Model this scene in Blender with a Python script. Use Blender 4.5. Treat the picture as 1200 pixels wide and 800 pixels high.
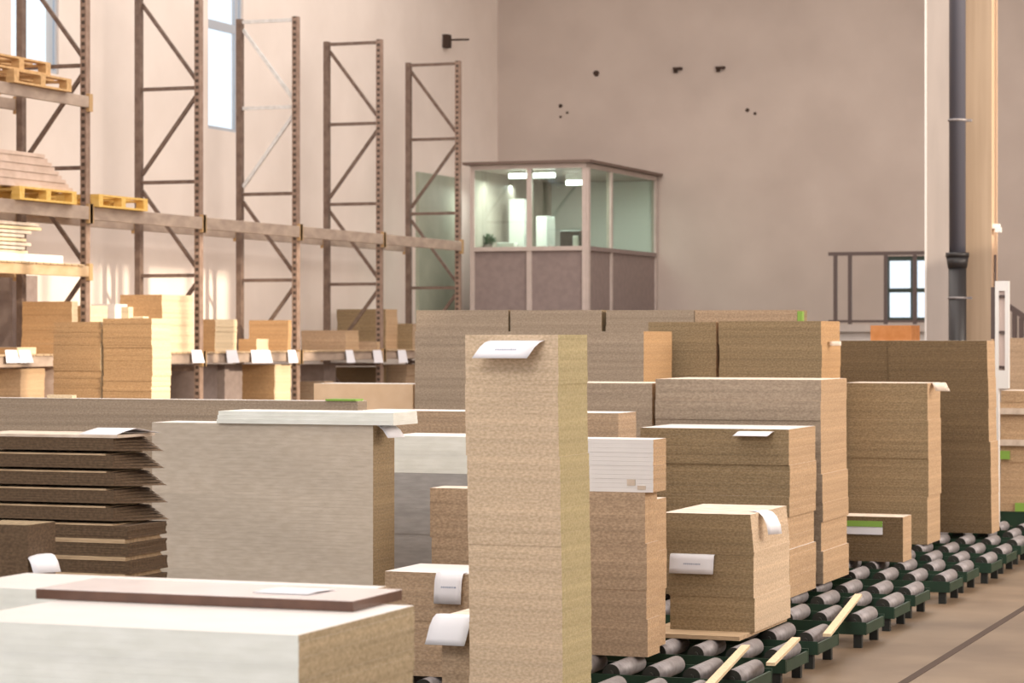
import bpy, bmesh, math, random
from mathutils import Vector, Matrix

for o in list(bpy.data.objects):
    bpy.data.objects.remove(o)
SC = bpy.context.scene
COL = SC.collection
random.seed(7)

# ------------------------------------------------------------------ camera
F = 3000.0; HZ = 393.0; CH = 1.65; TH = math.radians(20.4)
SN, CS = math.sin(TH), math.cos(TH)
cam = bpy.data.objects.new('camera', bpy.data.cameras.new('camera'))
COL.objects.link(cam)
cam.location = (0, 0, CH)
cam.rotation_euler = (math.pi/2, 0, TH)
cam.data.lens = 90.0; cam.data.sensor_width = 36.0
cam.data.shift_y = -7.0/1200.0
cam.data.clip_start = .1; cam.data.clip_end = 300
cam.data.dof.use_dof = True
cam.data.dof.focus_distance = 12.0
cam.data.dof.aperture_fstop = 6.3
SC.camera = cam

# ------------------------------------------------------------------ light
SC.view_settings.view_transform = 'Standard'
SC.view_settings.look = 'None'
SC.view_settings.gamma = 1
SC.view_settings.use_curve_mapping = False
SC.view_settings.exposure = 0.0

w = bpy.data.worlds.new('world'); SC.world = w; w.use_nodes = True
bg = w.node_tree.nodes['Background']
bg.inputs[0].default_value = (0.93, 0.96, 1.0, 1); bg.inputs[1].default_value = 1.4

def light(name, kind, loc, energy, color, rot=None, size=None, direction=None):
    L = bpy.data.lights.new(name, kind); L.energy = energy; L.color = color
    o = bpy.data.objects.new(name, L); COL.objects.link(o); o.location = loc
    if size:
        L.shape = 'RECTANGLE'; L.size, L.size_y = size
    if direction is not None:
        o.rotation_euler = Vector(direction).to_track_quat('-Z', 'Y').to_euler()
    return o
SE = math.radians(15.0); SA = math.radians(15.0)
sun = light('sun', 'SUN', (20, 0, 20), 4.2, (1.0, .84, .64),
            direction=(-math.cos(SE)*math.cos(SA), math.cos(SE)*math.sin(SA), -math.sin(SE)))
sun.data.angle = math.radians(.6)
# daylight of the windows along the right-hand wall
light('window_daylight', 'AREA', (6.6, 21, 6.0), 2150, (1.0, .88, .76), size=(20, 4.5), direction=(-1, .05, -.12))
# roof lights over the hall
light('roof_daylight', 'AREA', (-5, 13, 9.6), 1250, (1.0, .93, .86), size=(9, 16), direction=(0, 0, -1))
light('roof_daylight_rear', 'AREA', (-9, 30, 9.6), 1500, (1.0, .93, .875), size=(10, 16), direction=(0, 0, -1))

light('front_fill', 'AREA', (-3.5, -1.0, 9.0), 620, (1.0, .94, .87), size=(7, 3), direction=(-.15, .75, -.62))  # added fill above the camera, brightens the near stacks

# ------------------------------------------------------------------ materials
def mat(name, color, rough=.7, metal=0.0, spec=None):
    m = bpy.data.materials.new(name); m.use_nodes = True
    b = m.node_tree.nodes['Principled BSDF']
    b.inputs['Base Color'].default_value = (*color, 1)
    b.inputs['Roughness'].default_value = rough
    b.inputs['Metallic'].default_value = metal
    if spec is not None: b.inputs['Specular IOR Level'].default_value = spec
    return m
def noisy(name, c1, c2, scale=(1, 1, 1), nscale=10.0, detail=3.0, rough=.8, lo=.35, hi=.65, bump=0.0,
          metal=0.0, big=None, wpos=False):
    """two-colour noise, optionally multiplied by a second, large-scale noise (big=(scale, amount))"""
    m = mat(name, c1, rough, metal)
    nt = m.node_tree; N = nt.nodes; Lk = nt.links; b = N['Principled BSDF']
    if wpos:
        tc = N.new('ShaderNodeNewGeometry'); src = tc.outputs['Position']
    else:
        tc = N.new('ShaderNodeTexCoord'); src = tc.outputs['Object']
    mp = N.new('ShaderNodeMapping'); mp.inputs['Scale'].default_value = scale
    Lk.new(src, mp.inputs['Vector'])
    n = N.new('ShaderNodeTexNoise'); n.inputs['Scale'].default_value = nscale; n.inputs['Detail'].default_value = detail
    Lk.new(mp.outputs[0], n.inputs['Vector'])
    r = N.new('ShaderNodeValToRGB')
    r.color_ramp.elements[0].position = lo; r.color_ramp.elements[0].color = (*c1, 1)
    r.color_ramp.elements[1].position = hi; r.color_ramp.elements[1].color = (*c2, 1)
    Lk.new(n.outputs['Fac'], r.inputs['Fac'])
    out = r.outputs['Color']
    if big:
        n2 = N.new('ShaderNodeTexNoise'); n2.inputs['Scale'].default_value = 1.0; n2.inputs['Detail'].default_value = 2
        mp2 = N.new('ShaderNodeMapping'); mp2.inputs['Scale'].default_value = big[0]
        Lk.new(src, mp2.inputs['Vector']); Lk.new(mp2.outputs[0], n2.inputs['Vector'])
        mr = N.new('ShaderNodeMapRange'); mr.inputs[1].default_value = .3; mr.inputs[2].default_value = .7
        mr.inputs[3].default_value = 1-big[1]; mr.inputs[4].default_value = 1+big[1]*.5
        Lk.new(n2.outputs['Fac'], mr.inputs[0])
        mx = N.new('ShaderNodeVectorMath'); mx.operation = 'SCALE'
        Lk.new(out, mx.inputs[0]); Lk.new(mr.outputs[0], mx.inputs['Scale'])
        out = mx.outputs[0]
    Lk.new(out, b.inputs['Base Color'])
    if bump:
        bp = N.new('ShaderNodeBump'); bp.inputs['Strength'].default_value = bump; bp.inputs['Distance'].default_value = .004
        Lk.new(n.outputs['Fac'], bp.inputs['Height']); Lk.new(bp.outputs[0], b.inputs['Normal'])
    return m
def chip(name, c1, c2, layer=.17):
    """the cut edge of chipboard: speckles flattened along the sheet, tone changing from sheet to sheet"""
    return noisy(name, c1, c2, scale=(1, 1, 1.7), nscale=70, detail=4, rough=.88, lo=.34, hi=.66, bump=.12,
                 big=((.35, .35, 26.0), layer*1.25))

M = {}
M['chip_pale']   = chip('chip_pale', (.56, .42, .28), (.76, .60, .44), .12)
M['chip_olive']  = chip('chip_olive', (.44, .37, .20), (.57, .49, .29), .12)  # olive cast of the light on the pillar's side, put into colour
M['chip_beige']  = chip('chip_beige', (.46, .37, .23), (.64, .53, .36), .18)
M['chip_tan']    = chip('chip_tan', (.36, .25, .165), (.55, .40, .27))
M['chip_brown']  = chip('chip_brown', (.23, .165, .09), (.36, .265, .155))
M['chip_grey']   = chip('chip_grey', (.32, .25, .19), (.46, .37, .28))
M['chip_dark']   = chip('chip_dark', (.125, .082, .042), (.23, .155, .082))
M['chip_orange'] = chip('chip_orange', (.44, .26, .12), (.60, .38, .20), .12)
M['chip_side']   = chip('chip_side', (.44, .29, .17), (.60, .42, .26), .14)  # lighter chip for right sides: window light put into the colour
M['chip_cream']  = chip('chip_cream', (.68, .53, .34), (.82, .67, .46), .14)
M['dark_sheet']  = chip('dark_sheet', (.085, .052, .029), (.15, .096, .055), .1)
M['peach_edge']  = noisy('peach_edge', (.80, .58, .38), (.86, .64, .44), nscale=8)
M['board_face']  = noisy('board_face', (.58, .47, .38), (.72, .61, .51), nscale=14, rough=.5)
M['white_face']  = noisy('white_face', (.76, .73, .72), (.80, .77, .76), nscale=6, rough=.35)
M['white_edge']  = noisy('white_edge', (.80, .82, .77), (.88, .90, .86), scale=(.3, .3, 1), nscale=30, rough=.45, big=((.3, .3, 16), .12))
M['cream_edge']  = noisy('cream_edge', (.55, .47, .38), (.64, .56, .47), scale=(.25, .25, 1), nscale=60, rough=.6, big=((1.1, 1.1, 2.2), .16))
M['grey_edge']   = noisy('grey_edge', (.36, .35, .35), (.44, .43, .43), scale=(.25, .25, 1), nscale=45, rough=.6, big=((.3, .3, 14), .14))
M['brown_edge']  = noisy('brown_edge', (.10, .046, .028), (.13, .06, .036), nscale=20, rough=.4)
M['glossy_top']  = noisy('glossy_top', (.76, .68, .68), (.80, .73, .73), nscale=5, rough=.22)
M['wood_strip']  = noisy('wood_strip', (.40, .28, .17), (.56, .41, .26), scale=(.3, 2, 2), nscale=30)
M['pallet_wood'] = noisy('pallet_wood', (.50, .30, .13), (.66, .42, .20), scale=(.5, 3, 3), nscale=8)
M['pallet_yellow'] = noisy('pallet_yellow', (.72, .44, .10), (.82, .55, .18), scale=(.5, 3, 3), nscale=8)
M['wrap']        = noisy('wrap', (.62, .47, .38), (.74, .58, .49), nscale=6, rough=.3)
M['paper']       = mat('paper', (.82, .82, .88), .6)
M['ink']         = mat('ink', (.36, .40, .52), .7)
M['lime']        = mat('lime', (.24, .42, .07), .6)
M['steel']       = noisy('steel', (.22, .20, .205), (.30, .28, .29), nscale=30, rough=.55, metal=.3)
M['shaft']       = mat('shaft', (.035, .035, .03), .5, .3)
M['green']       = noisy('green', (.006, .030, .015), (.010, .042, .021), nscale=8, rough=.5)
M['black_leg']   = mat('black_leg', (.012, .014, .012), .6)
M['rack_dark']   = noisy('rack_dark', (.13, .085, .065), (.20, .14, .11), nscale=12, rough=.55)
M['brace_glare']  = noisy('brace_glare', (.62, .62, .62), (.75, .75, .75), nscale=12, rough=.35)  # pale brace colour standing for window glare on the steel
M['beam']        = noisy('beam', (.34, .26, .21), (.46, .36, .29), scale=(1, .4, 1), nscale=10, rough=.5)
M['beam_ochre']  = noisy('beam_ochre', (.50, .34, .19), (.60, .43, .27), scale=(1, .4, 1), nscale=10, rough=.5)
M['foot_yellow'] = mat('foot_yellow', (.48, .31, .15), .6)
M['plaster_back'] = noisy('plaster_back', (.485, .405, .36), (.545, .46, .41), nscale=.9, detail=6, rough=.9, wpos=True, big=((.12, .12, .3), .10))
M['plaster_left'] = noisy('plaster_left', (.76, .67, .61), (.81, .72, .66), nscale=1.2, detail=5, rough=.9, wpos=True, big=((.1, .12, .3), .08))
M['ceiling']     = mat('ceiling', (.55, .50, .46), .9)
M['concrete']    = noisy('concrete', (.135, .088, .052), (.205, .143, .090), nscale=1.6, detail=7, rough=.55, wpos=True, big=((.5, .5, .5), .22))
M['joint']       = mat('joint', (.055, .032, .022), .9)
M['cabin_frame'] = noisy('cabin_frame', (.52, .44, .40), (.58, .49, .45), nscale=6, rough=.5)
M['cabin_panel'] = noisy('cabin_panel', (.25, .195, .185), (.29, .225, .21), nscale=10, rough=.6)
M['cabin_roof']  = mat('cabin_roof', (.16, .11, .09), .7)
M['column_grey'] = noisy('column_grey', (.44, .385, .36), (.49, .43, .40), nscale=3, rough=.8, scale=(2, 2, .3))
M['column_tan']  = noisy('column_tan', (.37, .275, .195), (.43, .325, .235), nscale=3, rough=.8, scale=(4, 4, .2))
M['lit_edge_peach']  = mat('lit_edge_peach', (.55, .38, .26), .7)
M['pipe_grey']   = mat('pipe_grey', (.09, .09, .115), .35)
M['pipe_black']  = mat('pipe_black', (.022, .020, .022), .45)
M['win_green']   = mat('win_green', (.03, .05, .04), .5)
M['win_grey']    = mat('win_grey', (.42, .45, .50), .5)
M['rail']        = mat('rail', (.10, .07, .065), .5)
M['white_paint'] = mat('white_paint', (.80, .79, .78), .4)
M['pink_panel']  = mat('pink_panel', (.62, .50, .46), .5)
M['panel_green']  = noisy('panel_green', (.33, .36, .28), (.40, .43, .34), nscale=2, rough=.6)
M['mauve']       = noisy('mauve', (.26, .205, .19), (.31, .25, .23), nscale=10, rough=.7)
M['hole']        = mat('hole', (.05, .028, .02), .9)
M['carton']      = noisy('carton', (.50, .20, .06), (.58, .25, .09), nscale=10)
M['screen']      = mat('screen', (.05, .04, .04), .3)
M['leaf']        = mat('leaf', (.10, .16, .10), .6)
def glass(name, color, rough=.02):
    m = bpy.data.materials.new(name); m.use_nodes = True
    nt = m.node_tree; N = nt.nodes; N.remove(N['Principled BSDF'])
    t = N.new('ShaderNodeBsdfTransparent'); t.inputs[0].default_value = (*color, 1)
    g = N.new('ShaderNodeBsdfGlossy'); g.inputs['Roughness'].default_value = rough
    mx = N.new('ShaderNodeMixShader'); fr = N.new('ShaderNodeValue'); fr.outputs[0].default_value = .06
    nt.links.new(fr.outputs[0], mx.inputs[0]); nt.links.new(t.outputs[0], mx.inputs[1]); nt.links.new(g.outputs[0], mx.inputs[2])
    nt.links.new(mx.outputs[0], N['Material Output'].inputs[0])
    return m
M['glass'] = glass('glass', (.93, .97, 1.0))
M['glass_green'] = glass('glass_green', (.83, .90, .85))
def emit(name, color, s):
    m = bpy.data.materials.new(name); m.use_nodes = True
    b = m.node_tree.nodes['Principled BSDF']
    b.inputs['Emission Color'].default_value = (*color, 1); b.inputs['Emission Strength'].default_value = s
    return m
M['tube'] = emit('tube', (1, 1, .95), 9.0)
# perforated rack post: a row of slots down the face
def perforated():
    m = noisy('rack_post', (.24, .16, .12), (.33, .23, .18), nscale=12, rough=.5)
    nt = m.node_tree; N = nt.nodes; Lk = nt.links; b = N['Principled BSDF']
    src = b.inputs['Base Color'].links[0].from_socket
    tc = N.new('ShaderNodeTexCoord'); sp = N.new('ShaderNodeSeparateXYZ'); Lk.new(tc.outputs['Object'], sp.inputs[0])
    d = N.new('ShaderNodeMath'); d.operation = 'MULTIPLY'; d.inputs[1].default_value = 12.5; Lk.new(sp.outputs['Z'], d.inputs[0])
    fr = N.new('ShaderNodeMath'); fr.operation = 'FRACT'; Lk.new(d.outputs[0], fr.inputs[0])
    gt = N.new('ShaderNodeMath'); gt.operation = 'GREATER_THAN'; gt.inputs[1].default_value = .5; Lk.new(fr.outputs[0], gt.inputs[0])
    ab = N.new('ShaderNodeMath'); ab.operation = 'ABSOLUTE'; Lk.new(sp.outputs['X'], ab.inputs[0])
    lt = N.new('ShaderNodeMath'); lt.operation = 'LESS_THAN'; lt.inputs[1].default_value = .022; Lk.new(ab.outputs[0], lt.inputs[0])
    mu = N.new('ShaderNodeMath'); mu.operation = 'MULTIPLY'; Lk.new(gt.outputs[0], mu.inputs[0]); Lk.new(lt.outputs[0], mu.inputs[1])
    mx = N.new('ShaderNodeMixRGB'); Lk.new(mu.outputs[0], mx.inputs[0]); Lk.new(src, mx.inputs[1]); mx.inputs[2].default_value = (.06, .04, .03, 1)
    Lk.new(mx.outputs[0], b.inputs['Base Color'])
    return m
M['rack_post'] = perforated()

# ------------------------------------------------------------------ helpers
def ray(px):
    s = (px-600.0)/F
    return (-SN+s*CS, CS+s*SN)
def at(px, d):                     # ground position on the sight line of column px at depth d
    rx, ry = ray(px); return (rx*d, ry*d)
def zat(py, d): return CH-(py-HZ)/F*d
def depth_at(px, X=None, Y=None):
    rx, ry = ray(px); return X/rx if X is not None else Y/ry
def xcol(px, Y): rx, ry = ray(px); return rx*Y/ry
def ycol(px, X): rx, ry = ray(px); return ry*X/rx

def box(bm, x0, y0, z0, x1, y1, z1, ms=None):
    """ms: material index for (front/back, sides, top/bottom) or an int"""
    v = [bm.verts.new(p) for p in ((x0,y0,z0),(x1,y0,z0),(x1,y1,z0),(x0,y1,z0),(x0,y0,z1),(x1,y0,z1),(x1,y1,z1),(x0,y1,z1))]
    if ms is None: ms = 0
    if isinstance(ms, int): ms = (ms, ms, ms)
    for idx, k in (((0,3,2,1),2),((4,5,6,7),2),((0,1,5,4),0),((2,3,7,6),0),((1,2,6,5),1),((3,0,4,7),1)):
        f = bm.faces.new([v[i] for i in idx]); f.material_index = ms[k]
    return v
def bar(bm, a, b, w, h=None, mi=0, up=Vector((0, 0, 1))):
    """rectangular bar from a to b"""
    a = Vector(a); b = Vector(b); h = h or w
    d = (b-a).normalized()
    s = d.cross(up)
    if s.length < 1e-4: s = Vector((1, 0, 0))
    s.normalize(); u = s.cross(d).normalized()
    vs = []
    for p in (a, b):
        for i, j in ((-1,-1),(1,-1),(1,1),(-1,1)):
            vs.append(bm.verts.new(p+s*i*w/2+u*j*h/2))
    for q in ((3,2,1,0),(4,5,6,7),(0,1,5,4),(1,2,6,5),(2,3,7,6),(3,0,4,7)):
        f = bm.faces.new([vs[i] for i in q]); f.material_index = mi
def cyl(bm, a, b, r, n=16, mi=0, cap=0, r2=None):
    a = Vector(a); b = Vector(b); d = (b-a).normalized()
    s = d.orthogonal().normalized(); u = d.cross(s)
    r2 = r if r2 is None else r2
    A = [bm.verts.new(a+(s*math.cos(2*math.pi*i/n)+u*math.sin(2*math.pi*i/n))*r) for i in range(n)]
    B = [bm.verts.new(b+(s*math.cos(2*math.pi*i/n)+u*math.sin(2*math.pi*i/n))*r2) for i in range(n)]
    for i in range(n):
        f = bm.faces.new((A[i], A[(i+1)%n], B[(i+1)%n], B[i])); f.material_index = mi; f.smooth = True
    f = bm.faces.new(A[::-1]); f.material_index = cap
    f = bm.faces.new(B); f.material_index = cap
def obj(name, bm, mats, parent=None, loc=(0, 0, 0)):
    me = bpy.data.meshes.new(name)
    bmesh.ops.recalc_face_normals(bm, faces=bm.faces[:])
    bm.to_mesh(me); bm.free()
    for m in (mats if isinstance(mats, (list, tuple)) else [mats]): me.materials.append(m if not isinstance(m, str) else M[m])
    o = bpy.data.objects.new(name, me); COL.objects.link(o); o.location = loc
    if parent: o.parent = parent
    return o
def tag(o, label, cat, group=None, kind=None):
    if label: o['label'] = label
    if cat: o['category'] = cat
    if group: o['group'] = group
    if kind: o['kind'] = kind
    return o
def thing(name, label, cat, loc=(0, 0, 0), group=None, rz=0):
    o = bpy.data.objects.new(name, None); COL.objects.link(o); o.location = loc; o.rotation_euler = (0, 0, rz)
    o.empty_display_size = .1
    return tag(o, label, cat, group)
def struct(name, bm, m): return tag(obj(name, bm, m), None, None, kind='structure')
def dup(root, loc, label, group=None):
    r = root.copy(); COL.objects.link(r); r.location = loc; r['label'] = label
    if group: r['group'] = group
    for ch in list(root.children):
        c = ch.copy(); COL.objects.link(c); c.parent = r
        for g in list(ch.children):
            e = g.copy(); COL.objects.link(e); e.parent = c
    return r

ROLL = 0.18     # height of the roller tops
def boards_block(root, W, L, H, z0=0.0, t=.018, mats=('chip_tan','chip_side','board_face'), seg=(.14, .30), jit=.0006,
                 off=.005, lean=0.0, rnd=None, part='board_bundle'):
    """bundles of real boards, one mesh per bundle, origin at the block's front-right bottom corner"""
    rnd = rnd or random
    z = z0
    while z < z0+H-1e-4:
        h = rnd.uniform(*seg)
        if z+h > z0+H-.07: h = z0+H-z
        n = max(1, round(h/t)); tt = h/n
        ox = rnd.uniform(-off, off); oy = rnd.uniform(-off, off)*.6
        bm = bmesh.new()
        for k in range(n):
            f = (z-z0+k*tt)/H
            jx = ox+rnd.uniform(-jit, jit)+lean*f; jy = oy+rnd.uniform(-jit, jit)
            box(bm, -W+jx, jy, k*tt, jx, L+jy, (k+1)*tt-.00015, (0, 1, 2))
        o = obj(part, bm, list(mats), root, (0, 0, z))
        z += h
def stack(label, xc, d, xl, xr, yt, zb=ROLL, Y=None, name='board_stack', cat='board stack', group=None, L=None, seed=0, H=None, **kw):
    if Y is not None: d = depth_at(xc, Y=Y)
    X0, Y0 = at(xc, d)
    W = X0-xcol(xl, Y0)
    if L is None: L = ycol(xr, X0)-Y0
    zt = zat(yt, d)
    r = thing(name, label, cat, (X0, Y0, zb), group)
    boards_block(r, W, L, zt-zb, rnd=random.Random(int(seed*977+xc*13+yt)), **kw)
    return r, X0, Y0, W, L, zt
def mp(a='chip_tan', b='chip_side', c='board_face'): return (a, b, c)

def sheet(label, x, y, z, w, prof, skew=0.0, printed=None, name='paper_sheet', cat='paper', m='paper', roll=0.0, group=None, rz=0.0):
    """a bent sheet: prof is a list of (y, z) going from the back to the hanging end"""
    bm = bmesh.new(); rows = []
    n = len(prof)
    for i, (py, pz) in enumerate(prof):
        f = i/(n-1)
        rows.append([bm.verts.new((u*w/2+skew*f, py, pz+roll*(u*u))) for u in (-1, -.5, 0, .5, 1)])
    for i in range(n-1):
        for j in range(4):
            fc = bm.faces.new((rows[i][j], rows[i][j+1], rows[i+1][j+1], rows[i+1][j])); fc.smooth = True
    o = tag(obj(name, bm, m, None, (x, y, z)), label, cat, group)
    o.rotation_euler = (0, 0, math.radians(rz))
    s = o.modifiers.new('s', 'SOLIDIFY'); s.thickness = .0012; s.offset = 0
    if printed:
        # one short line of small print lying on the sheet
        i = printed[0]
        (y0, z0), (y1, z1) = prof[i], prof[i+1]
        dirv = Vector((0, y1-y0, z1-z0)).normalized(); nrm = Vector((0, -(z1-z0), (y1-y0))).normalized()
        if nrm.y > 0 or (abs(nrm.y) < .2 and nrm.z < 0): nrm = -nrm
        bm = bmesh.new(); x0 = -w*printed[1]/2; rr = random.Random(3)
        mid = Vector((skew*(i+.5)/(n-1), (y0+y1)/2, (z0+z1)/2))+nrm*.0016
        while x0 < w*printed[1]/2:
            ww = rr.uniform(.004, .010)
            vs = [bm.verts.new(mid+Vector((x0+a, 0, 0))+dirv*b) for a, b in ((0, -.0035), (ww, -.0035), (ww, .0035), (0, .0035))]
            bm.faces.new(vs); x0 += ww+.0025
        obj('printed_line', bm, 'ink', o)
    return o

# ------------------------------------------------------------------ room
XL = -16.0; YB = 42.3; XR = 7.0; ZC = 10.0; YF = -6.0
bm = bmesh.new(); box(bm, XL-.4, YF, -.2, XR+.4, YB+.4, 0); struct('floor', bm, 'concrete')
bm = bmesh.new(); box(bm, XL-.4, YF, ZC, XR+.4, YB+.4, ZC+.2); struct('ceiling', bm, 'ceiling')
bm = bmesh.new(); box(bm, -2.52, 2, 0.0, -2.475, YB, .002); struct('trim_1', bm, 'joint')

def wall_x(name, x0, x1, y0, y1, z0, z1, holes, m):
    """wall in a plane of constant X with rectangular openings (ya, yb, za, zb) sorted by y"""
    bm = bmesh.new(); y = y0
    for ya, yb, za, zb in holes:
        box(bm, x0, y, z0, x1, ya, z1)
        if za > z0: box(bm, x0, ya, z0, x1, yb, za)
        if zb < z1: box(bm, x0, ya, zb, x1, yb, z1)
        y = yb
    box(bm, x0, y, z0, x1, y1, z1)
    return struct(name, bm, m)
w1 = (ycol(13, XL), ycol(69, XL), zat(82, depth_at(40, XL)), 8.4)
w2 = (ycol(244, XL), ycol(285, XL), zat(153, depth_at(262, XL)), 8.4)
wall_x('wall_left', XL-.18, XL, YF, YB+.35, 0, ZC, [w1, w2], 'plaster_left')
def window_in_left(n, wn, muls, bars):
    bm = bmesh.new(); ya, yb, za, zb = wn; x = XL-.06; t = .045
    for y in (ya, yb-t): box(bm, x, y, za, x+.03, y+t, zb)
    for z in (za, zb-t): box(bm, x, ya+t, z, x+.03, yb-t, z+t)
    for f in muls: y = ya+(yb-ya)*f; box(bm, x, y-.05, za+t, x+.03, y+.05, zb-t)
    for z in bars: box(bm, x+.001, ya+t, z-.06, x+.029, yb-t, z+.06)
    fr = struct('window_%d' % n, bm, 'win_grey')
    bm = bmesh.new(); box(bm, x+.012, ya+t, za+t, x+.018, yb-t, zb-t); obj('pane', bm, 'glass', fr)
window_in_left(1, w1, (.24,), (6.6,))
window_in_left(2, w2, (.86,), (zat(31, depth_at(262, XL)),))

# rear wall with the low window beside the landing
wx0 = xcol(1036, YB); wx1 = xcol(1112, YB); dz = depth_at(1060, Y=YB)
wz0 = zat(377, dz); wz1 = zat(300, dz)
bm = bmesh.new()
box(bm, XL, YB, 0, wx0, YB+.35, ZC); box(bm, wx0, YB, 0, wx1, YB+.35, wz0); box(bm, wx0, YB, wz1, wx1, YB+.35, ZC); box(bm, wx1, YB, 0, XR, YB+.35, ZC)
struct('wall_back', bm, 'plaster_back')
bm = bmesh.new(); y = YB+.03
t = .075
for x in (wx0, wx1-t): box(bm, x, y, wz0, x+t, y+.08, wz1)
for z in (wz0, wz1-t): box(bm, wx0+t, y, z, wx1-t, y+.08, z+t)
for px in (1070,):
    xm = xcol(px, YB); box(bm, xm-.05, y, wz0+t, xm-.02, y+.08, wz1-t); box(bm, xm+.02, y, wz0+t, xm+.05, y+.08, wz1-t)
zm = zat(340, dz); box(bm, wx0+t, y+.001, zm-.035, wx1-t, y+.079, zm+.035)
fr = struct('window_3', bm, 'win_green')
bm = bmesh.new(); box(bm, wx0+t, y+.03, wz0+t, wx1-t, y+.036, wz1-t); obj('pane', bm, 'glass', fr)

# right-hand wall with its high windows (beside and behind the camera's view): the sun comes through them
hl = [(13.2, 25.6, 5.7, 9.0)]
wall_x('wall_right', XR, XR+.3, YF, YB+.35, 0, ZC, hl, 'plaster_left')
bm = bmesh.new(); ya, yb, za, zb = hl[0]
box(bm, XR+.1, ya, za, XR+.2, yb, za+.08); box(bm, XR+.1, ya, zb-.08, XR+.2, yb, zb)
yy = ya
while yy < yb:
    box(bm, XR+.1, yy, za+.08, XR+.2, yy+.12, zb-.08); yy += 1.24
struct('window_4', bm, 'win_grey')

# faint green panel with a small dark bar at the far end of the left wall
ya, yb = ycol(487, XL), ycol(536, XL)
bm = bmesh.new(); box(bm, XL+.002, ya, 0, XL+.06, yb, zat(205, depth_at(510, XL)))
dr = struct('green_panel_1', bm, 'panel_green')
bm = bmesh.new(); box(bm, XL+.06, yb-.25, 1.0, XL+.12, yb-.2, 1.25); obj('panel_bar', bm, 'rail', dr)
# pilaster at the left edge of the picture
bm = bmesh.new(); box(bm, XL, ycol(-12, XL), 0, XL+.3, ycol(18, XL), 2.35); struct('trim_2', bm, 'mauve')

# marks left in the rear wall: plugged fixing holes and two stub brackets
def wall_mark(px, py, r, label, kind='hole'):
    d = depth_at(px, Y=YB); x = xcol(px, YB); z = zat(py, d); bm = bmesh.new()
    if kind == 'hole':
        pts = []; rr = random.Random(px)
        cyl(bm, (0, -.012, 0), (0, .0, 0), r, 9)
        for v in bm.verts: v.co.x *= rr.uniform(.8, 1.2); v.co.z *= rr.uniform(.8, 1.15)
        tag(obj('wall_plug', bm, 'hole', None, (x, YB-.0, z)), label, 'wall plug', 'plugs in the rear wall')
    else:
        box(bm, -r, -.09, 0, r, 0, .04); box(bm, -r, -.05, -.05, -r*.2, 0, 0)
        tag(obj('wall_bracket', bm, 'hole', None, (x, YB, z)), label, 'bracket', 'stub brackets in the rear wall')
wall_mark(699, 86, .055, 'dark round plug high in rear wall, above the right end of the cabin')
wall_mark(657, 124, .036, 'small dark plug above the cabin, topmost of a cluster of three')
wall_mark(665, 132, .022, 'tiny dark plug above the cabin, right one of a cluster of three')
wall_mark(657, 137, .024, 'tiny dark plug above the cabin, lowest of a cluster of three')
wall_mark(876, 129, .034, 'small dark plug on bare rear wall, left of a close pair')
wall_mark(885, 133, .026, 'smaller dark plug on bare rear wall, right of a close pair')
wall_mark(795, 82, .075, 'short dark stub bracket on rear wall, left of two', 'b')
wall_mark(845, 81, .075, 'short dark stub bracket on rear wall, right of two', 'b')
d = depth_at(521, XL); bm = bmesh.new()
box(bm, 0, -.10, -.12, .10, .06, .10); bar(bm, (.05, .03, .02), (.30, .35, .05), .03)
tag(obj('wall_hook', bm, 'hole', None, (XL, ycol(521, XL), zat(48, d))), 'dark iron hook high on left wall beside the last rack frame', 'hook')

# ------------------------------------------------------------------ column and drain pipe
cd = 26.0
X0, Y0 = at(1162, cd); xl = xcol(1085, Y0); xm = xcol(1122, Y0); Lc = .36
r = thing('column', 'tall rectangular hall column, grey left half and tan right half', 'column', ((X0+xl)/2, Y0, 0))
cx = (X0+xl)/2
bm = bmesh.new(); box(bm, xl-cx, 0, 0, xm-cx, Lc, ZC); obj('plaster_face', bm, 'column_grey', r)
bm = bmesh.new(); box(bm, xm-cx, .01, 0, X0-cx, Lc, ZC, (0, 1, 0)); obj('tan_face', bm, ['column_tan', 'lit_edge_peach'], r)  # peach side face puts the right edge's highlight into colour
bm = bmesh.new(); box(bm, xl-cx-.012, -.008, 0, xl-cx+.008, .02, ZC); obj('edge_highlight', bm, 'white_face', r)  # pale strip painting the highlight along the column's left edge
bm = bmesh.new(); box(bm, X0-cx, .05, zat(268, cd), X0-cx+.07, .12, zat(262, cd)); box(bm, X0-cx+.03, .02, zat(272, cd), X0-cx+.09, .08, zat(266, cd)); obj('fitting', bm, 'white_paint', r)
bm = bmesh.new(); cyl(bm, (X0-cx+.02, .10, 1.0), (X0-cx+.02, .10, zat(298, cd)), .012, 8); obj('cable', bm, 'rail', r)
pd = 25.8; px_, py_ = at(1122, pd); pr = .088
r = thing('drain_pipe', 'dark vertical drain pipe with a bell socket, fixed to column', 'pipe', (px_, py_, 0))
zj = zat(300, pd)
bm = bmesh.new(); cyl(bm, (0, 0, zj), (0, 0, ZC-.02), pr*.95, 24); obj('upper_pipe', bm, 'pipe_grey', r)
bm = bmesh.new(); cyl(bm, (0, 0, 0), (0, 0, zj-.06), pr*1.02, 24); obj('lower_pipe', bm, 'pipe_black', r)
bm = bmesh.new(); cyl(bm, (0, 0, zj-.12), (0, 0, zj-.01), pr*1.1, 24, r2=pr*1.28); cyl(bm, (0, 0, zj-.01), (0, 0, zj+.035), pr*1.34, 24); obj('bell_socket', bm, 'pipe_black', r)
for zz in (zat(141, pd), zat(349, pd)):
    bm = bmesh.new(); cyl(bm, (0, 0, zz-.012), (0, 0, zz+.012), pr*1.08, 24); box(bm, .05, .02, zz-.012, .135, .08, zz+.012); obj('pipe_clamp', bm, 'steel', r)

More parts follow.
